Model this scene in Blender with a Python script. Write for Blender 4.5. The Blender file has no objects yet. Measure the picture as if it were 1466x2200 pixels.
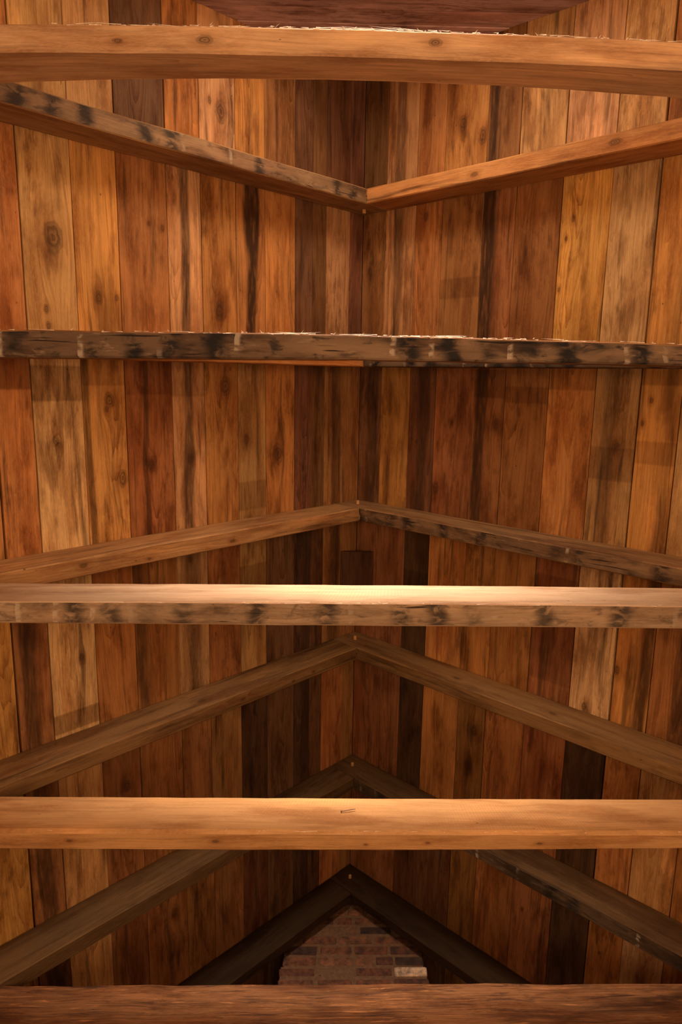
import bpy, bmesh, math, random
from mathutils import Vector, Matrix, Euler
random.seed(11)
SC = bpy.context.scene
COL = SC.collection
ZC = 1.5                      # eye height above the floor (m)

# ------------------------------------------------------------------ camera, world, lights, exposure
cam_data = bpy.data.cameras.new('camera')
cam = bpy.data.objects.new('camera', cam_data)
COL.objects.link(cam)
cam_data.sensor_fit = 'VERTICAL'
cam_data.sensor_height = 36.0
cam_data.lens = 1501.383 / 2200.0 * 36.0
cam_data.clip_start = 0.02
M3 = Matrix(((0.9996585, -0.0119741, -0.0232288),
             (-0.0162132, -0.9812796, -0.1919051),
             (-0.0204960, 0.1922162, -0.9811386)))
cam.matrix_world = Matrix.Translation((0, 0, ZC)) @ M3.to_4x4()
SC.camera = cam

SC.view_settings.view_transform = 'Standard'
SC.view_settings.look = 'None'
SC.view_settings.gamma = 1.0
SC.view_settings.use_curve_mapping = False
SC.view_settings.exposure = 0.05
SC.cycles.max_bounces = 5
SC.cycles.diffuse_bounces = 4
SC.cycles.glossy_bounces = 1
SC.cycles.transmission_bounces = 0
SC.cycles.adaptive_threshold = 0.05
SC.cycles.adaptive_min_samples = 16

world = bpy.data.worlds.new('world')
SC.world = world
world.use_nodes = True
bg = world.node_tree.nodes['Background']
bg.inputs['Color'].default_value = (1.0, 0.55, 0.30, 1)
bg.inputs['Strength'].default_value = 0.15


def area_light(name, loc, target, sx, sy, power, color, spread=180):
    d = bpy.data.lights.new(name, 'AREA')
    d.shape = 'RECTANGLE'
    d.size, d.size_y = sx, sy
    d.energy = power
    d.color = color
    d.spread = math.radians(spread)
    o = bpy.data.objects.new(name, d)
    o.location = loc
    v = Vector(target) - Vector(loc)
    o.rotation_euler = v.to_track_quat('-Z', 'Y').to_euler()
    COL.objects.link(o)
    return o


# daylight through the tall rear window, two unseen side windows, and an added lamp for floor bounce
area_light('rear_window_daylight', (0.20, -1.66, 4.28), (0.20, 1.0, 4.1), 0.66, 0.86, 30, (1.0, 0.80, 0.60))
area_light('rear_hotspot_lamp', (0.20, -1.68, 4.25), (0.16, 1.0, 3.75), 0.60, 0.80, 19, (1.0, 0.90, 0.80), 50)  # added narrow lamp, makes the bright spot on the tie beam faces
area_light('right_window_daylight', (2.98, -0.3, 1.6), (0.0, -0.2, 3.6), 1.5, 1.2, 26, (1.0, 0.64, 0.35))
area_light('left_window_daylight', (-2.58, 0.3, 1.6), (0.2, 0.0, 3.6), 1.5, 1.2, 16, (1.0, 0.64, 0.35))
area_light('floor_bounce_fill', (0.2, -0.2, 0.06), (0.25, -0.1, 3.0), 2.0, 2.0, 104, (1.0, 0.67, 0.39))  # added upward fill lamp in place of light bounced off the floor

# ------------------------------------------------------------------ measured layout (camera at x=y=0)
XR, H = 0.1993, 5.7           # ridge: x, height of the plank faces
TH = math.radians(44.7729)
CT, ST, TT = math.cos(TH), math.sin(TH), math.tan(TH)
DV = 0.2792                   # vertical drop of a rafter below the planks
DP = DV * CT
ZT = ZC + 2.2009              # underside of the tie beams
S_EAVE = 2.75                 # half width of the room
Y_REAR, Y_FRONT = -1.60, 3.78


# ------------------------------------------------------------------ node helpers
class NT:
    def __init__(self, tree):
        self.t = tree

    def n(self, typ, **kw):
        nd = self.t.nodes.new(typ)
        for k, v in kw.items():
            setattr(nd, k, v)
        return nd

    def link(self, a, b):
        self.t.links.new(a, b)

    def put(self, sock, v):
        if hasattr(v, 'is_linked') or isinstance(v, bpy.types.NodeSocket):
            self.link(v, sock)
        else:
            sock.default_value = v

    def m(self, op, a, b=0.0, c=0.0, clamp=False):
        nd = self.n('ShaderNodeMath', operation=op, use_clamp=clamp)
        for i, v in enumerate((a, b, c)):
            self.put(nd.inputs[i], v)
        return nd.outputs[0]

    def xyz(self, x, y, z):
        nd = self.n('ShaderNodeCombineXYZ')
        for i, v in enumerate((x, y, z)):
            self.put(nd.inputs[i], v)
        return nd.outputs[0]

    def sep(self, v):
        nd = self.n('ShaderNodeSeparateXYZ')
        self.link(v, nd.inputs[0])
        return nd.outputs

    def noise(self, vec, scale=1.0, detail=4.0, rough=0.55, dist=0.0):
        nd = self.n('ShaderNodeTexNoise')
        self.link(vec, nd.inputs['Vector'])
        nd.inputs['Scale'].default_value = scale
        nd.inputs['Detail'].default_value = detail
        nd.inputs['Roughness'].default_value = rough
        nd.inputs['Distortion'].default_value = dist
        return nd.outputs['Fac']

    def ramp(self, v, lo, hi, a=0.0, b=1.0):
        nd = self.n('ShaderNodeMapRange', interpolation_type='SMOOTHSTEP')
        self.put(nd.inputs['Value'], v)
        for k, q in (('From Min', lo), ('From Max', hi), ('To Min', a), ('To Max', b)):
            self.put(nd.inputs[k], q)
        return nd.outputs[0]

    def mix(self, f, a, b, blend='MIX'):
        nd = self.n('ShaderNodeMix', data_type='RGBA', blend_type=blend)
        self.put(nd.inputs[0], f)
        self.put(nd.inputs[6], a)
        self.put(nd.inputs[7], b)
        return nd.outputs[2]


def make_knot_group():
    g = bpy.data.node_groups.new('knot_mark', 'ShaderNodeTree')
    for nm, typ, io in (('UV', 'NodeSocketVector', 'INPUT'), ('Knot', 'NodeSocketVector', 'INPUT'),
                        ('Mask', 'NodeSocketFloat', 'OUTPUT'), ('Halo', 'NodeSocketFloat', 'OUTPUT'), ('Bend', 'NodeSocketFloat', 'OUTPUT')):
        g.interface.new_socket(nm, in_out=io, socket_type=typ)
    N = NT(g)
    gi, go = N.n('NodeGroupInput'), N.n('NodeGroupOutput')
    u, v, _ = N.sep(gi.outputs['UV'])
    ku, kv, kr = N.sep(gi.outputs['Knot'])
    on = N.m('GREATER_THAN', kr, 0.001)
    r = N.m('MAXIMUM', kr, 0.001)
    du = N.m('DIVIDE', N.m('SUBTRACT', u, ku), r)
    dv = N.m('DIVIDE', N.m('MULTIPLY', N.m('SUBTRACT', v, kv), 0.62), r)
    q = N.m('ADD', N.m('MULTIPLY', du, du), N.m('MULTIPLY', dv, dv))
    wob = N.noise(N.xyz(N.m('MULTIPLY', u, 45.0), N.m('MULTIPLY', v, 28.0), 0.0), 1.0, 3.0)
    d = N.m('ADD', N.m('SQRT', q), N.m('MULTIPLY', N.m('SUBTRACT', wob, 0.5), 0.7))
    ring = N.m('ADD', 0.74, N.m('MULTIPLY', N.m('SINE', N.m('MULTIPLY', d, 17.0)), 0.26))
    N.link(N.m('MULTIPLY', N.m('MULTIPLY', on, ring), N.ramp(d, 0.62, 1.0, 1.0, 0.0)), go.inputs['Mask'])
    N.link(N.m('MULTIPLY', on, N.ramp(d, 0.8, 2.4, 1.0, 0.0)), go.inputs['Halo'])
    # bends the grain round the knot
    e = N.m('POWER', 2.718, N.m('MULTIPLY', N.m('ADD', N.m('MULTIPLY', du, du), N.m('MULTIPLY', N.m('MULTIPLY', dv, dv), 0.35)), -0.35))
    N.link(N.m('MULTIPLY', on, N.m('MULTIPLY', N.m('MULTIPLY', N.m('SUBTRACT', u, ku), e), 0.8)), go.inputs['Bend'])
    return g


KG = make_knot_group()


def wood(name, dark=0.5, stain=0.0, grain=1.0, saw=0.0, rough=0.72, tint=(1, 1, 1), scratch=0.0, bump=0.25, knots=3, soil=1.0):
    """aged sawn pine; the board's own tone comes from the object's colour, its knots and streaks from its properties"""
    mt = bpy.data.materials.new(name)
    mt.use_nodes = True
    N = NT(mt.node_tree)
    N.t.nodes.clear()
    out = N.n('ShaderNodeOutputMaterial')
    bs = N.n('ShaderNodeBsdfPrincipled')
    N.link(bs.outputs[0], out.inputs[0])
    uv = N.n('ShaderNodeUVMap', uv_map='uv').outputs[0]
    oi = N.n('ShaderNodeObjectInfo')
    rnd = oi.outputs['Random']
    u, v, _ = N.sep(uv)
    w = N.m('MULTIPLY', rnd, 61.7)
    mask = halo = None
    ub = u
    for k in range(knots):
        at = N.n('ShaderNodeAttribute', attribute_type='OBJECT', attribute_name='knot_%d' % k)
        kg = N.n('ShaderNodeGroup')
        kg.node_tree = KG
        N.link(uv, kg.inputs['UV'])
        N.link(at.outputs['Vector'], kg.inputs['Knot'])
        mask = kg.outputs['Mask'] if mask is None else N.m('MAXIMUM', mask, kg.outputs['Mask'])
        halo = kg.outputs['Halo'] if halo is None else N.m('MAXIMUM', halo, kg.outputs['Halo'])
        ub = N.m('SUBTRACT', ub, kg.outputs['Bend'])
    # slow wander of the grain
    wan = N.noise(N.xyz(N.m('MULTIPLY', u, 3.0), N.m('MULTIPLY', v, 1.1), w), 1.0, 2.0)
    ub = N.m('ADD', ub, N.m('MULTIPLY', N.m('SUBTRACT', wan, 0.5), 0.06))
    # cathedral figure of flat-sawn boards: arches round the heart line
    heart = N.m('ADD', N.m('MULTIPLY', N.m('FRACT', N.m('MULTIPLY', rnd, 17.3)), 0.16), 0.0)
    du = N.m('SUBTRACT', ub, heart)
    field = N.m('ADD', N.m('MULTIPLY', N.m('MULTIPLY', du, du), 900.0), N.m('MULTIPLY', v, 4.5))
    fn = N.noise(N.xyz(N.m('MULTIPLY', ub, 9.0), N.m('MULTIPLY', v, 2.2), w), 1.0, 3.0)
    field = N.m('ADD', field, N.m('MULTIPLY', fn, 4.5))
    arch = N.m('FRACT', field)
    arch = N.m('POWER', arch, 2.5)
    # only where the heart runs, faded by patches
    patch = N.noise(N.xyz(N.m('MULTIPLY', u, 7.0), N.m('MULTIPLY', v, 1.4), N.m('ADD', w, 9.0)), 1.0, 2.0)
    archm = N.m('MULTIPLY', N.ramp(patch, 0.40, 0.66), N.ramp(N.m('ABSOLUTE', du), 0.02, 0.10, 1.0, 0.25))
    fib = N.noise(N.xyz(N.m('MULTIPLY', ub, 260.0), N.m('MULTIPLY', v, 5.0), w), 1.0, 3.0, 0.6)
    lines = N.noise(N.xyz(N.m('MULTIPLY', ub, 70.0), N.m('MULTIPLY', v, 1.1), w), 1.0, 3.0, 0.6)
    fine = N.noise(N.xyz(N.m('MULTIPLY', u, 420.0), N.m('MULTIPLY', v, 60.0), w), 1.0, 2.0)
    blot = N.noise(N.xyz(N.m('MULTIPLY', u, 9.0), N.m('MULTIPLY', v, 1.7), N.m('ADD', w, 3.0)), 1.0, 4.0, 0.6)
    cloud = N.noise(N.xyz(N.m('MULTIPLY', u, 5.0), N.m('MULTIPLY', v, 1.3), N.m('ADD', w, 23.0)), 1.0, 3.0, 0.55)
    soot = N.noise(N.xyz(N.m('MULTIPLY', ub, 24.0), N.m('MULTIPLY', v, 1.2), N.m('ADD', w, 41.0)), 1.0, 4.0, 0.62)
    base = oi.outputs['Color']
    if tint != (1, 1, 1):
        base = N.mix(1.0, base, (*tint, 1), 'MULTIPLY')
    # hue wander: paler and redder clouds
    col = N.mix(N.ramp(cloud, 0.48, 0.72, 0.0, 0.8), base, N.mix(1.0, base, (1.45, 1.35, 1.25, 1), 'MULTIPLY'))
    col = N.mix(N.ramp(blot, 0.34, 0.54, 0.85, 0.0), col, N.mix(1.0, col, (0.56, 0.44, 0.36, 1), 'MULTIPLY'))
    # growth lines
    deep = N.mix(1.0, base, (0.42, 0.30, 0.24, 1), 'MULTIPLY')
    col = N.mix(N.m('MULTIPLY', N.m('MULTIPLY', arch, archm), 0.9 * grain), col, deep)
    col = N.mix(N.ramp(lines, 0.47, 0.72, 0.0, 0.5 * grain), col, deep)
    col = N.mix(N.ramp(fib, 0.44, 0.70, 0.0, 0.45 * grain), col, deep)
    col = N.mix(N.ramp(fine, 0.35, 0.7, 0.0, 0.18), col, N.mix(1.0, base, (1.5, 1.4, 1.3, 1), 'MULTIPLY'))
    # smoke-dark streaks
    col = N.mix(N.ramp(soot, 0.54, 0.72, 0.0, dark), col, (0.022, 0.012, 0.007, 1))
    # dirt mottling and scuffs
    dirt = N.noise(N.xyz(N.m('MULTIPLY', ub, 38.0), N.m('MULTIPLY', v, 9.0), N.m('ADD', w, 77.0)), 1.0, 4.0, 0.7)
    where = N.noise(N.xyz(N.m('MULTIPLY', u, 4.0), N.m('MULTIPLY', v, 2.0), N.m('ADD', w, 91.0)), 1.0, 3.0, 0.6)
    col = N.mix(N.m('MULTIPLY', N.ramp(dirt, 0.46, 0.66), N.ramp(where, 0.42, 0.66, 0.12 * soil, 0.62 * soil)), col, N.mix(1.0, col, (0.30, 0.24, 0.20, 1), 'MULTIPLY'))
    scuff = N.noise(N.xyz(N.m('MULTIPLY', u, 130.0), N.m('MULTIPLY', v, 14.0), N.m('ADD', w, 57.0)), 1.0, 4.0, 0.7)
    col = N.mix(N.ramp(scuff, 0.60, 0.74, 0.0, 0.30), col, N.mix(1.0, base, (1.7, 1.6, 1.5, 1), 'MULTIPLY'))
    soft = N.noise(N.xyz(N.m('MULTIPLY', u, 11.0), N.m('MULTIPLY', v, 2.9), N.m('ADD', w, 131.0)), 1.0, 4.0, 0.6)
    col = N.mix(N.ramp(soft, 0.50, 0.68, 0.0, 0.68 * soil), col, N.mix(1.0, col, (0.40, 0.32, 0.27, 1), 'MULTIPLY'))
    col = N.mix(N.ramp(soft, 0.30, 0.44, 0.45 * soil, 0.0), col, N.mix(1.0, col, (1.5, 1.42, 1.35, 1), 'MULTIPLY'))
    # a streak this board carries (centre, half width, strength)
    for pn in ('streak', 'streak_b'):
        st = N.n('ShaderNodeAttribute', attribute_type='OBJECT', attribute_name=pn)
        su, sw, ss = N.sep(st.outputs['Vector'])
        sd = N.m('DIVIDE', N.m('ABSOLUTE', N.m('SUBTRACT', N.m('ADD', ub, N.m('MULTIPLY', N.m('SUBTRACT', blot, 0.5), 0.012)), su)), N.m('MAXIMUM', sw, 0.001))
        sm = N.m('MULTIPLY', N.ramp(sd, 0.55, 1.25, 1.0, 0.0), ss)
        sm = N.m('MULTIPLY', sm, N.ramp(N.noise(N.xyz(N.m('MULTIPLY', u, 60.0), N.m('MULTIPLY', v, 9.0), w), 1.0, 4.0), 0.25, 0.6, 0.55, 1.0))
        col = N.mix(sm, col, (0.030, 0.013, 0.006, 1))
    # the ghost a vanished cross timber left (from, to, strength)
    vv = N.m('ADD', v, N.m('MULTIPLY', N.m('SUBTRACT', fib, 0.5), 0.012))
    for pn in ('band', 'band_b'):
        bd = N.n('ShaderNodeAttribute', attribute_type='OBJECT', attribute_name=pn)
        b0, b1, bst = N.sep(bd.outputs['Vector'])
        bm = N.m('MULTIPLY', N.m('MULTIPLY', N.ramp(vv, N.m('SUBTRACT', b0, 0.006), N.m('ADD', b0, 0.006)),
                                 N.ramp(vv, N.m('SUBTRACT', b1, 0.006), N.m('ADD', b1, 0.006), 1.0, 0.0)), bst)
        col = N.mix(bm, col, N.mix(1.0, col, (0.34, 0.27, 0.22, 1), 'MULTIPLY'))
    # knots
    col = N.mix(N.m('MULTIPLY', halo, 0.45), col, N.mix(1.0, col, (0.55, 0.42, 0.34, 1), 'MULTIPLY'))
    col = N.mix(N.m('MULTIPLY', mask, 0.72), col, (0.040, 0.016, 0.007, 1))
    # nail holes
    vo = N.n('ShaderNodeTexVoronoi', feature='F1')
    N.link(N.xyz(N.m('MULTIPLY', u, 11.0), N.m('MULTIPLY', v, 6.0), w), vo.inputs['Vector'])
    vo.inputs['Scale'].default_value = 1.0
    col = N.mix(N.ramp(vo.outputs['Distance'], 0.018, 0.04, 0.7, 0.0), col, (0.02, 0.012, 0.01, 1))
    hgt = N.m('ADD', N.m('MULTIPLY', fib, 0.5), N.m('MULTIPLY', lines, 0.5))
    if saw:
        sawn = N.n('ShaderNodeTexWave', wave_type='BANDS', bands_direction='Y')
        N.link(N.xyz(N.m('MULTIPLY', u, 1.0), N.m('ADD', v, N.m('MULTIPLY', u, 0.12)), 0.0), sawn.inputs['Vector'])
        sawn.inputs['Scale'].default_value = 26.0
        sawn.inputs['Distortion'].default_value = 1.6
        sawn.inputs['Detail'].default_value = 2.0
        sm = N.m('MULTIPLY', sawn.outputs['Fac'], N.ramp(cloud, 0.40, 0.62))
        col = N.mix(N.m('MULTIPLY', sm, 0.28 * saw), col, deep)
        hgt = N.m('ADD', hgt, N.m('MULTIPLY', sm, 0.35))
    if stain:
        # old ceiling-lath marks: grey-black spots and pale stripes at lath spacing, with nail holes
        vs = N.m('MULTIPLY', N.m('ADD', v, N.m('MULTIPLY', N.m('SUBTRACT', cloud, 0.5), 0.06)), 8.3)
        cell = N.m('ADD', N.m('FLOOR', vs), N.m('MULTIPLY', rnd, 31.0))
        ph = N.m('FRACT', vs)
        h1 = N.noise(N.xyz(N.m('MULTIPLY', cell, 3.71), 5.3, w), 1.0, 0.0)
        h2 = N.noise(N.xyz(N.m('MULTIPLY', cell, 5.13), 1.7, w), 1.0, 0.0)
        grime = N.noise(N.xyz(N.m('MULTIPLY', u, 26.0), N.m('MULTIPLY', v, 13.0), w), 1.0, 5.0, 0.62, 0.6)
        grey = N.mix(N.ramp(cloud, 0.35, 0.65), (0.060, 0.041, 0.029, 1), (0.18, 0.115, 0.070, 1))
        grey = N.mix(N.ramp(soft, 0.42, 0.60), grey, (0.030, 0.021, 0.016, 1))
        grey = N.mix(N.ramp(dirt, 0.56, 0.70, 0.0, 0.7), grey, (0.26, 0.17, 0.105, 1))
        col = N.mix(stain * 0.78, col, grey)
        spot = N.m('MULTIPLY', N.ramp(N.m('ABSOLUTE', N.m('SUBTRACT', N.m('ADD', ph, N.m('SUBTRACT', blot, 0.5)), 0.5)), 0.06, 0.42, 1.0, 0.0), N.ramp(h1, 0.40, 0.62))
        spot = N.m('MULTIPLY', spot, N.ramp(grime, 0.34, 0.52))
        col = N.mix(N.m('MULTIPLY', spot, 0.95 * min(1, stain + .25)), col, (0.012, 0.010, 0.010, 1))
        big = N.ramp(grime, 0.53, 0.68)
        col = N.mix(N.m('MULTIPLY', big, 0.8 * stain), col, (0.016, 0.012, 0.011, 1))
        pale = N.m('MULTIPLY', N.m('MULTIPLY', N.ramp(N.m('ABSOLUTE', N.m('SUBTRACT', ph, 0.06)), 0.03, 0.12, 1.0, 0.0), N.ramp(h2, 0.54, 0.66)), N.ramp(grime, 0.44, 0.60))
        col = N.mix(N.m('MULTIPLY', pale, 0.55), col, (0.50, 0.38, 0.27, 1))
        # splits along the grain
        crack = N.noise(N.xyz(N.m('MULTIPLY', ub, 95.0), N.m('MULTIPLY', v, 4.0), N.m('ADD', w, 7.0)), 1.0, 2.0)
        cm = N.ramp(crack, 0.665, 0.73)
        col = N.mix(N.m('MULTIPLY', cm, 0.9), col, (0.008, 0.006, 0.005, 1))
        hgt = N.m('SUBTRACT', hgt, N.m('MULTIPLY', cm, 1.2))
    if scratch:
        sc = N.noise(N.xyz(N.m('MULTIPLY', u, 75.0), N.m('MULTIPLY', v, 3.2), N.m('ADD', w, 13.0)), 1.0, 5.0, 0.7, 1.2)
        col = N.mix(N.ramp(sc, 0.58, 0.68, 0.0, 0.6 * scratch), col, N.mix(1.0, base, (2.9, 2.7, 2.4, 1), 'MULTIPLY'))
        col = N.mix(N.ramp(sc, 0.34, 0.48, 0.8 * scratch, 0.0), col, (0.03, 0.012, 0.008, 1))
        hgt = N.m('ADD', hgt, N.m('MULTIPLY', sc, 0.8))
    N.link(col, bs.inputs['Base Color'])
    bs.inputs['Roughness'].default_value = rough
    bs.inputs['Specular IOR Level'].default_value = 0.10
    bp = N.n('ShaderNodeBump')
    bp.inputs['Strength'].default_value = bump
    bp.inputs['Distance'].default_value = 0.004
    N.link(hgt, bp.inputs['Height'])
    N.link(bp.outputs[0], bs.inputs['Normal'])
    return mt


def plain(name, c1, c2, scale=20.0, rough=0.85, bump=0.3, by_object=False):
    mt = bpy.data.materials.new(name)
    mt.use_nodes = True
    N = NT(mt.node_tree)
    bs = N.t.nodes['Principled BSDF']
    tc = N.n('ShaderNodeTexCoord').outputs['Object']
    oi = N.n('ShaderNodeObjectInfo')
    ad = N.n('ShaderNodeVectorMath', operation='ADD')
    N.link(tc, ad.inputs[0])
    N.link(N.xyz(N.m('MULTIPLY', oi.outputs['Random'], 40.0), 0.0, 0.0), ad.inputs[1])
    f = N.noise(ad.outputs[0], scale, 6.0, 0.65)
    col = N.mix(N.ramp(f, 0.3, 0.7), (*c1, 1), (*c2, 1))
    if by_object:
        col = N.mix(1.0, col, oi.outputs['Color'], 'MULTIPLY')
    N.link(col, bs.inputs['Base Color'])
    bs.inputs['Roughness'].default_value = rough
    bp = N.n('ShaderNodeBump')
    bp.inputs['Strength'].default_value = bump
    bp.inputs['Distance'].default_value = 0.01
    N.link(N.noise(ad.outputs[0], scale * 3, 5.0, 0.7), bp.inputs['Height'])
    N.link(bp.outputs[0], bs.inputs['Normal'])
    return mt


M_PLANK = wood('reclaimed_pine_plank', dark=0.62)
M_SAWN = wood('sawn_pine_beam', dark=0.25, grain=0.6, saw=0.5, soil=0.2)
M_CLEAN = wood('clean_pine_beam', dark=0.25, grain=0.8, knots=5, soil=0.3)
M_BEAM = wood('old_pine_beam', knots=5, soil=0.6, dark=0.6, grain=0.8, saw=0.0)
M_STAIN = wood('lath_stained_pine', dark=0.7, grain=0.7, stain=1.0, bump=0.45)
M_STAIN_L = wood('lightly_lath_stained_pine', dark=0.3, grain=0.7, stain=0.6, bump=0.4)
M_ROUGH = wood('rough_red_brown_pine', dark=0.6, grain=1.0, scratch=1.0, bump=0.8)
M_DECK = plain('dark_roof_deck', (0.012, 0.009, 0.007), (0.025, 0.017, 0.012), 6)
M_BRICK = plain('old_brick', (0.30, 0.25, 0.21), (1.20, 0.95, 0.70), 22, 0.9, 0.6, True)
M_MORTAR = plain('sandy_mortar', (0.13, 0.060, 0.026), (0.22, 0.105, 0.046), 40, 0.95, 0.8)
M_PEG = plain('wooden_peg_end', (0.36, 0.16, 0.05), (0.55, 0.27, 0.09), 60, 0.6, 0.2)
M_SPLINT = plain('torn_pine_fibre', (0.75, 0.60, 0.45), (0.9, 0.75, 0.6), 30, 0.7, 0.1)
M_NAIL = plain('bent_iron_nail', (0.10, 0.05, 0.03), (0.22, 0.10, 0.05), 60, 0.6, 0.2)
M_WALLB = wood('wall_board', dark=0.5)
M_FLOOR = wood('floor_board', dark=0.2)
M_PLASTER = plain('warm_plaster', (0.42, 0.30, 0.19), (0.52, 0.38, 0.25), 3, 0.9, 0.2)

PAL = dict(T=(0.47, 0.245, 0.100), P=(0.58, 0.33, 0.145), O=(0.39, 0.165, 0.050), G=(0.48, 0.225, 0.064), B=(0.29, 0.125, 0.043),
           R=(0.27, 0.110, 0.038), D=(0.145, 0.065, 0.029), K=(0.088, 0.043, 0.021), V=(0.35, 0.185, 0.068))


# ------------------------------------------------------------------ object helpers
def new_obj(name, bm, mats, parent=None, loc=(0, 0, 0)):
    me = bpy.data.meshes.new(name)
    bm.normal_update()
    bm.to_mesh(me)
    bm.free()
    for mm in (mats if isinstance(mats, (list, tuple)) else [mats]):
        me.materials.append(mm)
    o = bpy.data.objects.new(name, me)
    o.location = loc
    COL.objects.link(o)
    if parent is not None:
        o.parent = parent
    return o


def tag(o, label, cat, group=None, kind=None):
    o['label'] = label
    o['category'] = cat
    if group:
        o['group'] = group
    if kind:
        o['kind'] = kind


def loft(bm, rings, us, vs, face_mats=None, caps=True):
    """rings: list of closed rings of points; us: running girth coordinate per ring point (len+1); vs: length coordinate per ring"""
    uvl = bm.loops.layers.uv.get('uv') or bm.loops.layers.uv.new('uv')
    V = [[bm.verts.new(p) for p in r] for r in rings]
    n = len(rings[0])
    for i in range(len(rings) - 1):
        for j in range(n):
            k = (j + 1) % n
            f = bm.faces.new((V[i][j], V[i][k], V[i + 1][k], V[i + 1][j]))
            if face_mats:
                f.material_index = face_mats[j]
            for lp, uvp in zip(f.loops, ((us[j], vs[i]), (us[j + 1], vs[i]), (us[j + 1], vs[i + 1]), (us[j], vs[i + 1]))):
                lp[uvl].uv = uvp
    if caps:
        for ring, vv, rev in ((V[0], vs[0], True), (V[-1], vs[-1], False)):
            f = bm.faces.new(list(reversed(ring)) if rev else ring)
            c = sum((p.co for p in ring), Vector()) / n
            for lp in f.loops:
                d = lp.vert.co - c
                lp[uvl].uv = (d.x * .7 + d.y, vv + d.z * .15)
    bmesh.ops.recalc_face_normals(bm, faces=bm.faces[:])
    return V


def slope_pt(sgn, a, d, y):
    """point a metres down the slope from the ridge, d below the plank faces"""
    return Vector((XR + sgn * (a * CT - d * ST), y, H - a * ST - d * CT))


# ------------------------------------------------------------------ ceiling: deck and planks
def build_ceiling():
    bm = bmesh.new()
    L = S_EAVE / CT + 0.25
    uvl = bm.loops.layers.uv.new('uv')
    t0, t1 = -0.045, -0.12
    prof = []
    for sgn in (-1, 1):
        p = [slope_pt(sgn, L, t0, 0), Vector((XR, 0, H - t0 / CT)), Vector((XR, 0, H - t1 / CT)), slope_pt(sgn, L, t1, 0)]
        va = [bm.verts.new((q.x, Y_REAR - .1, q.z)) for q in p]
        vb = [bm.verts.new((q.x, Y_FRONT + .1, q.z)) for q in p]
        for i in range(4):
            k = (i + 1) % 4
            bm.faces.new((va[i], va[k], vb[k], vb[i]))
        bm.faces.new(va[::-1])
        bm.faces.new(vb)
    bmesh.ops.recalc_face_normals(bm, faces=bm.faces[:])
    o = new_obj('ceiling', bm, M_DECK)
    o['kind'] = 'structure'
    o['label'] = 'steep gabled plank ceiling of reclaimed brown boards meeting at a ridge'
    return o


ceiling = build_ceiling()

YA, YB, YC2, YD, YE = -0.92, -0.08, 0.78, 1.62, 2.48     # over the rafters
# horizontal offsets of the board joints from the ridge, and the boards' tones from joint to joint
LEFT = [0, .076, .205, .277, .366, .512, .640, .783, .911, 1.080, 1.220, 1.368, 1.475, 1.60, 1.74, 1.88, 2.03, 2.17, 2.33, 2.48, 2.62, 2.80]
RIGHT = [0, .116, .263, .388, .562, .689, .855, 1.018, 1.163, 1.284, 1.421, 1.56, 1.71, 1.85, 2.0, 2.14, 2.30, 2.45, 2.62, 2.80]
LT = ['D:-.08 B:1.62 B:9', 'D:-.92 T:-.08 B:1.62 O', 'D:.78 D:9', 'D:-.08 D:.78 K', 'B:-.92 O:.78 D', 'O:-.92 O:-.08 V:1.62 K:2.48 D',
      'T:-.92 O:.78 R:1.62 V:2.48 B', 'O:-.92 T:.78 T:1.62 B:2.48 B', 'D:-.92 O:-.08 R:.78 R:1.62 B:9', 'T:-.92 G:-.08 G:.78 O:1.62 R:9',
      'T:-.08 P:1.62 T:9', 'O:.78 R:2.48 D', 'O:.78 G:9', 'T:1.2 O', 'R:.3 O', 'O', 'B:1.5 T', 'O', 'T', 'R', 'O']
RT = ['D:-.92 B:-.08 D:.78 B:9', 'T:-.08 O:.78 B:9', 'O:-.08 D:.78 K:2.48 D', 'O:-.92 B:-.08 R:.78 O:2.48 D', 'R:-.92 R:-.08 R:.78 O:1.62 B',
      'T:-.92 R:.78 B:1.62 O:2.48 R', 'T:-.92 G:-.08 O:.78 B:1.62 R:9', 'P:-.92 T:-.08 V:.78 P:1.62 K:9', 'O:-.92 G:.78 G:1.62 O:2.48 O',
      'G:-.08 T:.78 R:1.62 T:2.48 P', 'T:.78 O', 'O', 'R:.9 T', 'O', 'B', 'O', 'T', 'R', 'O']
KNOTS = [(-0.697, -1.177, .037), (-1.28, -.514, .045), (-1.153, -.301, .021), (-1.094, -.308, .011), (-.58, -.787, .045), (-.716, -.294, .033), (.46, -1.231, .028), (-1.135, .122, .026), (-1.144, .158, .013), (-1.1, .467, .030), (-1.309, .285, .018), (-.847, .404, .021), (-.695, .062, .036), (-.605, .333, .024), (-.453, .419, .042), (.661, .232, .024), (.407, .6, .028), (.041, -.578, .019), (.312, -.826, .018), (.898, -.706, .011), (.877, -.625, .009), (.866, -.405, .009), (1.105, .294, .017), (1.177, .185, .01), (-1.269, 1.246, .015), (-1.425, 1.079, .023), (.643, 1.927, .027), (-1.134, 1.964, .024), (-.969, 2.807, .022), (1.173, 1.332, .017), (1.074, 1.564, .016), (.62, 2.153, .024), (-1.309, -.175, .013), (-.977, -.633, .009), (-.928, -.624, .012), (.543, -1.154, .030), (-.742, -1.209, .013), (-.999, .42, .022), (-.633, -1.019, .011), (1.198, .084, .01)]
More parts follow.
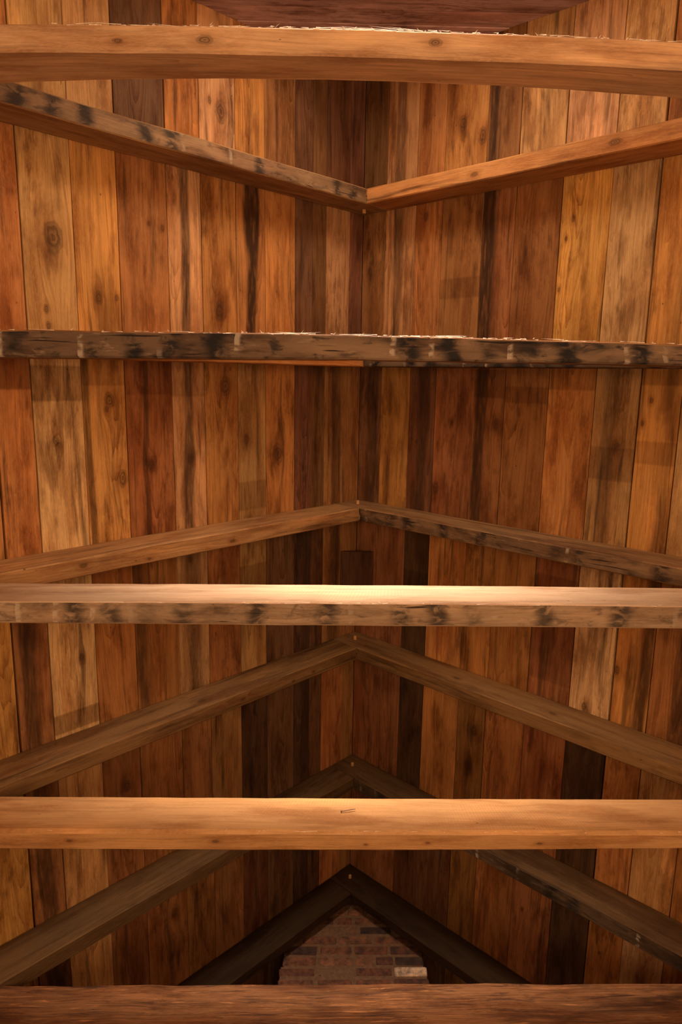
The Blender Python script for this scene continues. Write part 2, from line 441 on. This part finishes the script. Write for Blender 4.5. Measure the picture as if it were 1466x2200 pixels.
# dark streaks: side*s, half width, strength, from y, to y
STREAKS = [(-.852, .020, .75, -1.6, -.1), (-.577, .022, .95, -1.0, -.1), (.590, .032, .95, -.9, -.1), (.592, .026, .85, -.08, .8), (.585, .020, .9, -1.6, -.92), (.182, .024, .6, -1.6, -.1),
           (-1.005, .010, .7, -.08, .78), (-.14, .03, .6, -1.6, 3.7), (-1.425, .022, .7, .78, 1.7), (1.38, .03, .8, .78, 1.62), (1.262, .022, .8, .78, 1.62), (-1.425, .03, .75, 1.62, 3.7), (-.85, .03, .5, .78, 1.6), (.335, .03, .7, -.08, .78),
           (1.255, .015, .3, -1.6, -.1), (-.30, .03, .5, -.08, 3.7), (-1.205, .012, .7, -.08, .78), (.07, .03, .6, -.08, .78), (-1.06, .02, .6, .78, 1.62), (1.075, .025, .5, -.08, .78)]
BANDS = [(-1.15, -.07, .06, .45), (-.84, -.07, .11, .4), (-.57, 1.0, 1.2, .4), (-.57, .55, .70, .4), (1.08, .30, .45, .4), (1.22, -.05, .02, .5), (1.22, .26, .36, .4), (.62, -.04, .10, .5), (.93, -.06, .05, .45), (.77, .04, .12, .4), (-.70, 2.5, 2.62, .5), (-1.28, 2.5, 2.6, .4), (.33, 1.1, 1.3, .4), (.93, .95, 1.5, .35), (-1.42, -.06, .075, .7), (-1.30, -.02, .122, .62), (-1.30, 1.484, 1.574, .7), (.475, -.50, -.40, .35), (.475, -.15, -.05, .5), (-1.0, -.06, .10, .35)]


def plank(sgn, s0, s1, y0, y1, tone):
    a0, a1 = s0 / CT, s1 / CT
    gap = random.uniform(.0003, .0009)
    if random.random() < .3:
        gap += random.uniform(.001, .0025)
    a0 += gap
    a1 -= gap
    off = random.uniform(.0008, .0045)
    tilt = random.uniform(-.0006, .0006) if s0 else 0
    th = .026
    ch = .0016
    nseg = max(2, int((y1 - y0) / .22))
    if s0 == 0:
        a0 = (.0006 - off * ST) / CT
    if abs(s1 - 1.475) < 1e-6 or abs(s1 - 1.163) < 1e-6:
        a1 -= .004
    xm = (a0 + a1) / 2
    org = slope_pt(sgn, xm, 0, (y0 + y1) / 2)
    rings, vs = [], []
    e0 = e1 = 0.0
    y0 += random.uniform(.0005, .002)
    y1 -= random.uniform(.0005, .002)
    for i in range(nseg + 1):
        y = y0 + (y1 - y0) * i / nseg
        e0 = random.uniform(0, .0016) if s0 else 0
        e1 = random.uniform(0, .0016)
        w0, w1 = a0 + e0, a1 - e1
        b0 = -off - tilt
        b1 = -off + tilt
        pts = [(w0 + ch, b0), (w1 - ch, b1), (w1, b1 - ch), (w1, b1 - th), (w0, b0 - th), (w0, b0 - ch)]
        rings.append([slope_pt(sgn, a, d, y) - org for a, d in pts])
        vs.append(y)
    W = a1 - a0
    us = [ch, W - ch, W, W + th, W + th + W, W + 2 * th + W, W + 2 * th + W + ch]
    bm = bmesh.new()
    loft(bm, rings, us, vs)
    o = new_obj('plank', bm, M_PLANK, ceiling, org)
    c = PAL[tone]
    j = random.uniform(.86, 1.14)
    o.color = (c[0] * j * random.uniform(.96, 1.04), c[1] * j * random.uniform(.93, 1.07), c[2] * j * random.uniform(.88, 1.12), 1)
    k = 0
    for ks, kv, kr in KNOTS:
        if ks * sgn > 0 and s0 <= abs(ks) < s1 and y0 <= kv < y1 and k < 3:
            o['knot_%d' % k] = [abs(ks) / CT - a0, kv, kr]
            k += 1
    if k < 3 and random.random() < .25:
        o['knot_%d' % k] = [random.uniform(.2, .8) * W, random.uniform(y0, y1), random.uniform(.006, .016)]
    q = 0
    for ss, hw, sst, ya, yb in STREAKS:
        if ss * sgn > 0 and s0 <= abs(ss) < s1 and y0 < (ya + yb) / 2 < y1 and q < 2:
            o[('streak', 'streak_b')[q]] = [abs(ss) / CT - a0, hw / CT, sst]
            q += 1
    for bs_, b0_, b1_, bst in BANDS:
        if bs_ * sgn > 0 and s0 <= abs(bs_) < s1 and y0 <= b0_ < y1:
            o['band_b' if 'band' in o else 'band'] = [b0_, b1_, bst]
    return o


for sgn, edges, tones in ((-1, LEFT, LT), (1, RIGHT, RT)):
    for i, spec in enumerate(tones):
        y = Y_REAR - .06
        for piece in spec.split():
            tone, _, ye = piece.partition(':')
            ye = min(float(ye) if ye else 9.0, Y_FRONT + .06)
            plank(sgn, edges[i], edges[i + 1], y, ye, tone)
            y = ye
            if y >= Y_FRONT:
                break
        else:
            if y < Y_FRONT:
                plank(sgn, edges[i], edges[i + 1], y, Y_FRONT + .06, tone)


# ------------------------------------------------------------------ rafters
def rect_ring(w0, w1, d0, d1, ch, fn):
    """chamfered rectangle in (y, d); ring order: underside, far side, top, near side"""
    pts = [(w0 + ch, d1), (w1 - ch, d1), (w1, d1 - ch), (w1, d0 + ch), (w1 - ch, d0), (w0 + ch, d0), (w0, d0 + ch), (w0, d1 - ch)]
    return [fn(y, d) for y, d in pts]


def girth(w, h, off=0.0):
    c = .004
    seq = [w, c, h, c, w, c, h, c]
    u, r = off, [off]
    for q in seq:
        u += q
        r.append(u)
    return r


def rafter(sgn, y0, y1, label, tone, under, side, wob=.0, peg=None, tongue_near=True, scale=1.0):
    bm = bmesh.new()
    a0 = DV * ST + .0045
    L = S_EAVE / CT
    d0, d1 = .0006, DP
    yt0, yt1 = y0, y1
    ym = (y0 + y1) / 2
    n = 14
    org = slope_pt(sgn, a0, DP / 2, ym)
    ph = random.uniform(0, 6)
    rings, vs = [], []
    for i in range(n + 1):
        a = a0 + (L - a0) * i / n
        k = wob * math.sin(a * 2.1 + ph) * min(1, a)
        jit = random.uniform(-.0018, .0018) if 0 < i < n else 0
        jd = random.uniform(-.002, .002) if 0 < i < n else 0
        rings.append(rect_ring(y0 + k + jit, y1 + k + jit * .5, d0, d1 + jd, .005, lambda y, d: slope_pt(sgn, a, d, y) - org))
        vs.append(a)
    fm = [0, 1, 1, 1, 1, 1, 1, 1]
    loft(bm, rings, girth(y1 - y0, DP), vs, fm)
    # half-lap tongue at the ridge
    if tongue_near:
        t0, t1 = y0, ym - .0005
    else:
        t0, t1 = ym + .0005, y1
    rings = [rect_ring(t0 + .0008, t1 - .0008, d0, d1 - .004, .003, lambda y, d: slope_pt(sgn, a, d, y) - org) for a in (.003, a0 - .0005)]
    loft(bm, rings, girth(t1 - t0, DP, .3), [0, a0], fm)
    o = new_obj('rafter', bm, [under, side], None, org)
    c = PAL[tone] if isinstance(tone, str) else tone
    o.color = (*c, 1)
    tag(o, label, 'rafter', None, 'thing')
    if peg is not None:
        yf, out = peg
        pb = bmesh.new()
        pc = Vector((XR - .004, yf, H - DV * .5)) - org
        res = bmesh.ops.create_cone(pb, cap_ends=True, segments=12, radius1=.0105, radius2=.0095, depth=.03)
        rot = Matrix.Rotation(math.radians(90), 4, 'X')
        bmesh.ops.bevel(pb, geom=[e for e in pb.edges if abs(e.verts[0].co.z - e.verts[1].co.z) < 1e-5], offset=.002, segments=1, affect='EDGES')
        bmesh.ops.transform(pb, matrix=Matrix.Translation(pc + Vector((0, out * .004, 0))) @ rot, verts=pb.verts)
        new_obj('peg', pb, M_PEG, o)
    return o


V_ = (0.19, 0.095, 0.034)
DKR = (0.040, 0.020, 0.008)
rafter(-1, -.965, -.889, 'grey stained rafter with black nail spots, left arm of the V at the top', (0.30, 0.165, 0.075), M_STAIN_L, M_BEAM, tongue_near=False, peg=(-.889, 1))
r1r = rafter(1, -.965, -.889, 'clean orange-brown rafter with one knot, right arm of the V at the top', (0.42, 0.19, 0.065), M_BEAM, M_BEAM)
rafter(-1, -.125, -.048, 'orange rafter mostly hidden above the grey weathered tie beam, left half', (0.42, 0.17, 0.05), M_BEAM, M_BEAM, tongue_near=False)
rafter(1, -.125, -.048, 'dark rafter mostly hidden above the grey weathered tie beam, right half', (0.14, 0.07, 0.032), M_STAIN, M_STAIN_L)
r3l = rafter(-1, .742, .818, 'plain tan rafter running left just above the tie beam with pale lit face', (0.40, 0.205, 0.082), M_BEAM, M_BEAM, tongue_near=False)
rafter(1, .742, .818, 'rafter with row of black nail stains running right above pale lit tie beam', (0.28, 0.15, 0.066), M_STAIN_L, M_BEAM, peg=(.742, -1))
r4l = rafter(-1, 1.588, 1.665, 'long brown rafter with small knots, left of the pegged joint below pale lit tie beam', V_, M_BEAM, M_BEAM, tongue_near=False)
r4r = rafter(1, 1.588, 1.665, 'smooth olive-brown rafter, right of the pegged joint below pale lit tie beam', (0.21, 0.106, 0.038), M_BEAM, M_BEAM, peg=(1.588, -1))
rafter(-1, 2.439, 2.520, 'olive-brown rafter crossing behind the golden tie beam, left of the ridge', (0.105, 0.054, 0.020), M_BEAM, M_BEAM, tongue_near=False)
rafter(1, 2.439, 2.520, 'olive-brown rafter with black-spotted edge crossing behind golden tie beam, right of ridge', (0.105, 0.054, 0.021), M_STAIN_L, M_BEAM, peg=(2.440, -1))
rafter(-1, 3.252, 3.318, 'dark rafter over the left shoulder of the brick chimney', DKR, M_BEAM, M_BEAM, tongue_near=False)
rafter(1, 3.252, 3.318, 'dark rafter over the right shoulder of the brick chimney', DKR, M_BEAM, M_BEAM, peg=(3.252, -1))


for ob, ks in ((r1r, [(.045, .86, .016), (.035, 1.52, .02)]), (r3l, [(.05, 1.10, .012), (.03, 1.85, .014), (.06, 1.55, .007)]),
               (r4r, [(.49, .86, .014), (.50, 1.42, .016)]), (r4l, [(.045, .55, .008), (.055, .70, .007), (.04, 1.05, .008), (.50, 1.25, .02)])):
    for k, kn in enumerate(ks):
        ob['knot_%d' % k] = list(kn)


# ------------------------------------------------------------------ tie beams
def quad(p):
    (x0, a), (x1, b), (x2, c) = p

    def f(x):
        x = max(x0 - .35, min(x2 + .35, x))
        return a * (x - x1) * (x - x2) / ((x0 - x1) * (x0 - x2)) + b * (x - x0) * (x - x2) / ((x1 - x0) * (x1 - x2)) + c * (x - x0) * (x - x1) / ((x2 - x0) * (x2 - x1))
    return f


def tie(rb, fb, depth, label, tone, mats, fm, ch=(.004, .006), rough=.0008, splinters=0, xr=(0, 1), top=None):
    """rb, fb: plan position of the rear and front bottom edges at three x"""
    fr, ff = quad(rb), quad(fb)
    tp = quad(top) if top else (lambda x: ZT + depth)
    bm = bmesh.new()
    n = 30
    org = Vector((XR, (fr(XR) + ff(XR)) / 2, ZT + depth / 2))
    rings, vs = [], []
    for i in range(n + 1):
        t = -1 + 2 * i / n
        jr, jf, jb = (random.uniform(-rough, rough) for _ in range(3))
        if i in (0, n):
            jr = jf = jb = 0
        zt_ = tp(XR + t * 1.5)
        # the ends are cut to the slope of the rafters they meet
        hb = (H - DV - ZT) / TT - .007
        ht = (H - DV - zt_) / TT - .007
        def P(y, z, z01):
            h = hb + (ht - hb) * z01
            x = XR + t * h
            return x, y, z
        xb = XR + t * hb
        r0, f0 = fr(xb) + jr, ff(xb) + jf
        c0, c1 = ch
        prof = [(r0 + c0, ZT + jb, 0), (f0 - c1, ZT + jb, 0), (f0, ZT + c1 + jb, c1 / depth), (f0, zt_ - .005, 1 - .005 / depth),
                (f0 - .005, zt_, 1), (r0 + .005, zt_ + jb, 1), (r0, zt_ - .005 + jb, 1 - .005 / depth), (r0, ZT + c0 + jb, c0 / depth)]
        rings.append([Vector(P(*q)) - org for q in prof])
        vs.append(t * hb)
    loft(bm, rings, girth(.075, depth), vs, fm)
    o = new_obj('tie_beam', bm, mats, None, org)
    o.color = (*tone, 1)
    tag(o, label, 'tie beam', None, 'thing')
    if splinters:
        sb = bmesh.new()
        uvl = sb.loops.layers.uv.new('uv')
        for k in range(splinters):
            x = XR + random.gauss(0.05, .55)
            if abs(x - XR) > 1.45:
                continue
            ln = random.uniform(.004, .03) if random.random() < .85 else random.uniform(.05, .12)
            p = Vector((x, fr(x) + random.uniform(-.002, .003), ZT + random.uniform(-.0006, .004))) - org
            up = random.random() < .12
            d = Vector((random.choice((-1, 1)), -random.uniform(.5, 1.5), random.uniform(-.3, .1))).normalized() if up else Vector((random.choice((-1, 1)), -random.uniform(.0, .07), -random.uniform(-.02, .06))).normalized()
            if up:
                ln = random.uniform(.006, .014)
            wd = random.uniform(.0005, .0014)
            q = d.cross(Vector((0, 0, 1))).normalized() * wd
            r = Vector((0, 0, wd))
            vsn = [sb.verts.new(p + q), sb.verts.new(p - q), sb.verts.new(p - r), sb.verts.new(p + d * ln)]
            for tri in ((0, 1, 2), (0, 3, 1), (1, 3, 2), (2, 3, 0)):
                sb.faces.new([vsn[i] for i in tri])
        bmesh.ops.recalc_face_normals(sb, faces=sb.faces[:])
        so = new_obj('splinters', sb, M_SPLINT, o)
        so['kind'] = 'stuff'
    return o


ALL0 = [0] * 8
t1 = tie([(-.925, -.950), (.03, -.962), (1.006, -.953)], [(-.931, -.879), (.031, -.892), (1.014, -.880)], .190,
         'smooth golden-brown tie beam with fuzzy lit edge, topmost across the photo', (0.56, 0.33, 0.175), [M_CLEAN, M_CLEAN], [0, 0, 1, 1, 1, 1, 1, 1], splinters=190,
         top=[(-1.026, ZC + 2.409), (.034, ZC + 2.372), (1.113, ZC + 2.397)])
for k, kn in enumerate([(.045, -.80, .011), (.04, -.555, .018), (.03, .10, .016)]):
    t1['knot_%d' % k] = list(kn)
t2 = tie([(-.989, -.118), (.043, -.122), (1.1, -.112)], [(-.995, -.038), (.044, -.048), (1.107, -.046)], .20,
         'grey weathered tie beam with cracks and black nail stains, second from the top', (0.26, 0.125, 0.055), [M_STAIN, M_BEAM], [0, 0, 1, 1, 1, 1, 1, 1], rough=.0022, splinters=150)
t3 = tie([(-1.055, .741), (.057, .737), (1.194, .736)], [(-1.061, .816), (.058, .816), (1.203, .816)], .208,
         'tie beam with pale brightly lit face and black-spotted underside, middle of the five', (0.50, 0.32, 0.19), [M_STAIN_L, M_SAWN], [0, 1, 1, 1, 1, 1, 1, 1], ch=(.003, .005), splinters=30)
t4 = tie([(-1.119, 1.576), (.071, 1.579), (1.288, 1.581)], [(-1.125, 1.65), (.072, 1.655), (1.295, 1.647)], .202,
         'clean golden tie beam with few small knots, fourth from the top', (0.50, 0.255, 0.100), [M_CLEAN, M_SAWN], [0, 1, 1, 1, 1, 1, 1, 0], ch=(.012, .005), splinters=20)
for k, kn in enumerate([(.035, -1.08, .008), (.035, -.57, .010), (.050, -.04, .006), (.042, .18, .007), (.045, .58, .008)]):
    t4['knot_%d' % k] = list(kn)
t5 = tie([(-1.3, 2.456), (.09, 2.456), (1.5, 2.456)], [(-1.3, 2.531), (.09, 2.531), (1.5, 2.531)], .247,
         'rough red-brown tie beam with flaked scratched face in front of the chimney', (0.20, 0.083, 0.031), [M_ROUGH, M_ROUGH], ALL0, ch=(.035, .02), rough=.003)

# bent nail left in the golden beam
nb = bmesh.new()
npts = [Vector((.074, 1.5745, ZT + .110)), Vector((.095, 1.572, ZT + .113)), Vector((.125, 1.572, ZT + .121))]
for a, b in zip(npts[:-1], npts[1:]):
    d = b - a
    res = bmesh.ops.create_cone(nb, cap_ends=True, segments=8, radius1=.0018, radius2=.0014, depth=d.length * 1.08)
    bmesh.ops.transform(nb, matrix=Matrix.Translation((a + b) / 2) @ d.to_track_quat('Z', 'Y').to_matrix().to_4x4(), verts=res['verts'])
res = bmesh.ops.create_cone(nb, cap_ends=True, segments=10, radius1=.004, radius2=.004, depth=.0025)
bmesh.ops.transform(nb, matrix=Matrix.Translation(npts[0]) @ Matrix.Rotation(math.radians(75), 4, 'Y'), verts=res['verts'])
bmesh.ops.translate(nb, vec=-Vector(t4.location), verts=nb.verts)
new_obj('nail', nb, M_NAIL, t4)

# ------------------------------------------------------------------ short board across the ridge
bm = bmesh.new()
zb = ZC + 4.100
rings, vs = [], []
for y in (1.046, 1.10, 1.20, 1.30, 1.40):
    x0, x1, th = XR - .106, XR + .104, .020
    z = zb + (.002 if y == 1.046 else 0)
    s = .016
    rings.append([Vector(q) - Vector((XR, 1.22, zb)) for q in ((x0 + .004, y, z), (x1 - .004, y, z), (x1, y, z + .003), (x1 - .0205, y, z + th), (x0 + .0205, y, z + th), (x0, y, z + .003))])
    vs.append(y)
rings = [[Vector((p.x * .96, p.y, p.z)) for p in r] for r in rings]
loft(bm, rings, [0, .2, .205, .23, .4, .43, .435], vs)
rb = new_obj('ridge_board', bm, M_PLANK, None, (XR, 1.22, zb))
rb.color = (0.085, 0.036, 0.016, 1)
tag(rb, 'short dark board nailed flat under the ridge, just above pale lit tie beam', 'board', None, 'thing')

# ------------------------------------------------------------------ chimney
CX0, CX1, CY0 = -.215, .610, 3.365
CH = .0765
chim = bpy.data.objects.new('chimney', None)
chim.location = ((CX0 + CX1) / 2, 3.57, 0)
COL.objects.link(chim)
tag(chim, 'narrow gable-topped chimney of dark old bricks and sandy mortar at the far end', 'chimney', None, 'thing')
BRICKC = [(0.15, 0.058, 0.030), (0.12, 0.048, 0.026), (0.18, 0.072, 0.036), (0.075, 0.034, 0.020), (0.055, 0.026, 0.016), (0.19, 0.080, 0.040), (0.22, 0.10, 0.05)]


def brick_mesh(L, h, d):
    bm = bmesh.new()
    bmesh.ops.create_cube(bm, size=1.0)
    for v in bm.verts:
        v.co = Vector((v.co.x * L, v.co.y * d, v.co.z * h))
    bmesh.ops.bevel(bm, geom=bm.edges[:], offset=.006, segments=1, affect='EDGES')
    for v in bm.verts:
        v.co += Vector((random.uniform(-.0025, .0025), random.uniform(-.002, .002), random.uniform(-.0025, .0025)))
    return bm


def half_at(z):
    return (H - z) / TT - .03       # clear half width under the planks


low = bmesh.new()
course = 0
Z_TOP = H - .10
nz = int((Z_TOP - .0) / CH)
mort = bmesh.new()
for c in range(nz):
    zc = .0 + CH * (c + .5)
    st = random.uniform(-.006, .006)
    x0 = CX0 - (.012 if zc < ZC + 3.49 else 0) - (.004 if zc < ZC + 3.42 else 0) + random.uniform(-.004, .004)
    x1 = CX1 + (.010 if zc < ZC + 3.47 else 0) + random.uniform(-.004, .004)
    hw = half_at(zc + CH / 2)
    x0, x1 = max(x0, XR - hw), min(x1, XR + hw)
    if x1 - x0 < .05:
        continue
    # mortar course: slightly recessed block
    res = bmesh.ops.create_cube(mort, size=1.0)
    for v in res['verts']:
        v.co = Vector(((x0 + x1) / 2 + v.co.x * (x1 - x0 - .014), CY0 + .004 + (v.co.y + .5) * (Y_FRONT - CY0 - .02), zc + v.co.z * CH))
    x = x0 - (random.choice((0, .105)) if c % 2 else 0)
    visible = ZC + 2.95 < zc
    while x < x1 - .01:
        L = random.choice((.197, .203, .197, .100, .205)) + random.uniform(-.006, .006)
        b0, b1 = max(x, x0), min(x + L, x1)
        if x1 - b1 < .045:
            b1 = x1
        x = max(b1, x + L) + .017
        if b1 - b0 < .028:
            continue
        hh = CH - .017 + random.uniform(-.003, .003)
        bb = brick_mesh(b1 - b0, hh, .10)
        dy = random.uniform(-.003, .004)
        pos = Vector(((b0 + b1) / 2, CY0 + .05 + dy, zc))
        if visible:
            o = new_obj('brick', bb, M_BRICK, chim, pos - Vector(chim.location))
            o.rotation_euler = (0, random.uniform(-.015, .015), 0)
            cc = random.choice(BRICKC)
            if abs(zc - (ZC + 3.46)) < CH * .5 and b1 == x1:
                cc = (0.72, 0.55, 0.42)
                o['label'] = 'pale whitish brick at the right edge of the chimney'
            o.color = (*cc, 1)
        else:
            me = bpy.data.meshes.new('tmp')
            bmesh.ops.translate(bb, vec=pos - Vector(chim.location), verts=bb.verts)
            bb.to_mesh(me)
            low.from_mesh(me)
            bpy.data.meshes.remove(me)
            bb.free()
bmesh.ops.translate(mort, vec=-Vector(chim.location), verts=mort.verts)
new_obj('mortar', mort, M_MORTAR, chim)
lo = new_obj('lower_brickwork', low, M_BRICK, chim)
lo.color = (0.16, 0.06, 0.035, 1)
lo['kind'] = 'stuff'


# ------------------------------------------------------------------ walls and floor (below the frame, they shape the light)
def box(bm, lo_, hi_):
    res = bmesh.ops.create_cube(bm, size=1.0)
    for v in res['verts']:
        v.co = Vector([lo_[i] + (v.co[i] + .5) * (hi_[i] - lo_[i]) for i in range(3)])
    return res


def box_uv(bm):
    uvl = bm.loops.layers.uv.get('uv') or bm.loops.layers.uv.new('uv')
    for f in bm.faces:
        n = f.normal
        for lp in f.loops:
            c = lp.vert.co
            lp[uvl].uv = (c.z, c.x) if abs(n.y) > .5 else ((c.z, c.y) if abs(n.x) > .5 else (c.x, c.y))


def struct(o, label=None):
    o['kind'] = 'structure'
    if label:
        o['label'] = label


XL, XRT = XR - S_EAVE, XR + S_EAVE
ZE = H - S_EAVE * TT
bm = bmesh.new()
box(bm, (XL - .2, Y_REAR - .25, -.1), (XRT + .2, Y_FRONT + .25, 0))
bm.normal_update()
box_uv(bm)
fl = new_obj('floor', bm, M_FLOOR)
fl.color = (0.42, 0.21, 0.085, 1)
struct(fl)


def gable(name, y0, y1, mat, color, hole=None):
    bm = bmesh.new()
    zt_ = H - .03
    def prism(poly):
        a = [bm.verts.new((x, y0, z)) for x, z in poly]
        b = [bm.verts.new((x, y1, z)) for x, z in poly]
        n = len(poly)
        for i in range(n):
            bm.faces.new((a[i], a[(i + 1) % n], b[(i + 1) % n], b[i]))
        bm.faces.new(a[::-1])
        bm.faces.new(b)
    top = lambda x: H - abs(x - XR) * TT + .028
    if hole is None:
        prism([(XL, 0), (XRT, 0), (XRT, top(XRT)), (XR, top(XR)), (XL, top(XL))])
    else:
        hx0, hx1, hz0, hz1 = hole
        prism([(XL, 0), (hx0, 0), (hx0, top(hx0)), (XL, top(XL))])
        prism([(hx1, 0), (XRT, 0), (XRT, top(XRT)), (hx1, top(hx1))])
        prism([(hx0, 0), (hx1, 0), (hx1, hz0), (hx0, hz0)])
        prism([(hx0, hz1), (hx1, hz1), (hx1, top(hx1)), (XR, top(XR)), (hx0, top(hx0))])
    bmesh.ops.recalc_face_normals(bm, faces=bm.faces[:])
    box_uv(bm)
    o = new_obj(name, bm, mat)
    o.color = (*color, 1)
    struct(o)
    return o


HX0, HX1, HZ0, HZ1 = -.15, .55, 3.83, 4.73
wr = gable('wall_rear', Y_REAR - .14, Y_REAR, M_PLASTER, (1, 1, 1), (HX0, HX1, HZ0, HZ1))
wf = gable('wall_front', Y_FRONT, Y_FRONT + .14, M_WALLB, (0.03, 0.015, 0.009))  # near-black colour stands in for the deep shade beside the chimney

# horizontal boards lining the top of the rear gable
z = H - .03
for k in range(14):
    hgt = random.uniform(.13, .17)
    z0, z1 = z - hgt, z - .003
    z -= hgt
    if z0 < HZ1 + .02:
        break
    bm = bmesh.new()
    poly = []
    hw0, hw1 = (H - z0) / TT - .002, max(.004, (H - z1) / TT - .002)
    yb = Y_REAR + .001
    off = random.uniform(.014, .019)
    rings, vs = [], []
    org = Vector((XR, yb, (z0 + z1) / 2))
    n = 6
    for i in range(n + 1):
        t = -1 + 2 * i / n
        e = random.uniform(0, .0015)
        rings.append([Vector((XR + t * hw0, yb + off - .003, z0 + .0005)) - org, Vector((XR + t * hw0, yb + off, z0 + .003 + e)) - org, Vector((XR + t * hw1, yb + off, z1 - .003 - e)) - org,
                      Vector((XR + t * hw1, yb + off - .003, z1)) - org, Vector((XR + t * hw1, yb, z1)) - org, Vector((XR + t * hw0, yb, z0 + .0005)) - org])
        vs.append(t * hw0)
    loft(bm, rings, [0, .003, hgt - .003, hgt, hgt + .016, 2 * hgt, 2 * hgt + .016], vs)
    o = new_obj('board', bm, M_WALLB, wr, org)
    j = random.uniform(.8, 1.2)
    o.color = (0.50 * j, 0.33 * j, 0.32 * j, 1)


def side_wall(name, x0, x1, y0, y1, z0, z1):
    bm = bmesh.new()
    box(bm, (x0, Y_REAR - .14, 0), (x1, y0, ZE))
    box(bm, (x0, y1, 0), (x1, Y_FRONT + .14, ZE))
    box(bm, (x0, y0, 0), (x1, y1, z0))
    box(bm, (x0, y0, z1), (x1, y1, ZE))
    o = new_obj(name, bm, M_PLASTER)
    struct(o)


side_wall('wall_left', XL - .14, XL, -.5, 1.1, .9, 2.3)
side_wall('wall_right', XRT, XRT + .14, -1.1, .5, .9, 2.3)


def window(name, axis, c0, c1, z0, z1, plane):
    """a wooden frame with glazing bars set in the wall opening"""
    bm = bmesh.new()
    t, d = .05, .03
    def bar(a0, a1, b0, b1):
        if axis == 'x':
            box(bm, (a0, plane - d, b0), (a1, plane + d, b1))
        else:
            box(bm, (plane - d, a0, b0), (plane + d, a1, b1))
    bar(c0, c0 + t, z0, z1)
    bar(c1 - t, c1, z0, z1)
    bar(c0 + t, c1 - t, z0, z0 + t)
    bar(c0 + t, c1 - t, z1 - t, z1)
    o = new_obj(name, bm, M_PLASTER)
    struct(o)


window('window_1', 'x', HX0, HX1, HZ0, HZ1, Y_REAR - .07)
window('window_2', 'y', -.5, 1.1, .9, 2.3, XL - .07)
window('window_3', 'y', -1.1, .5, .9, 2.3, XRT + .07)
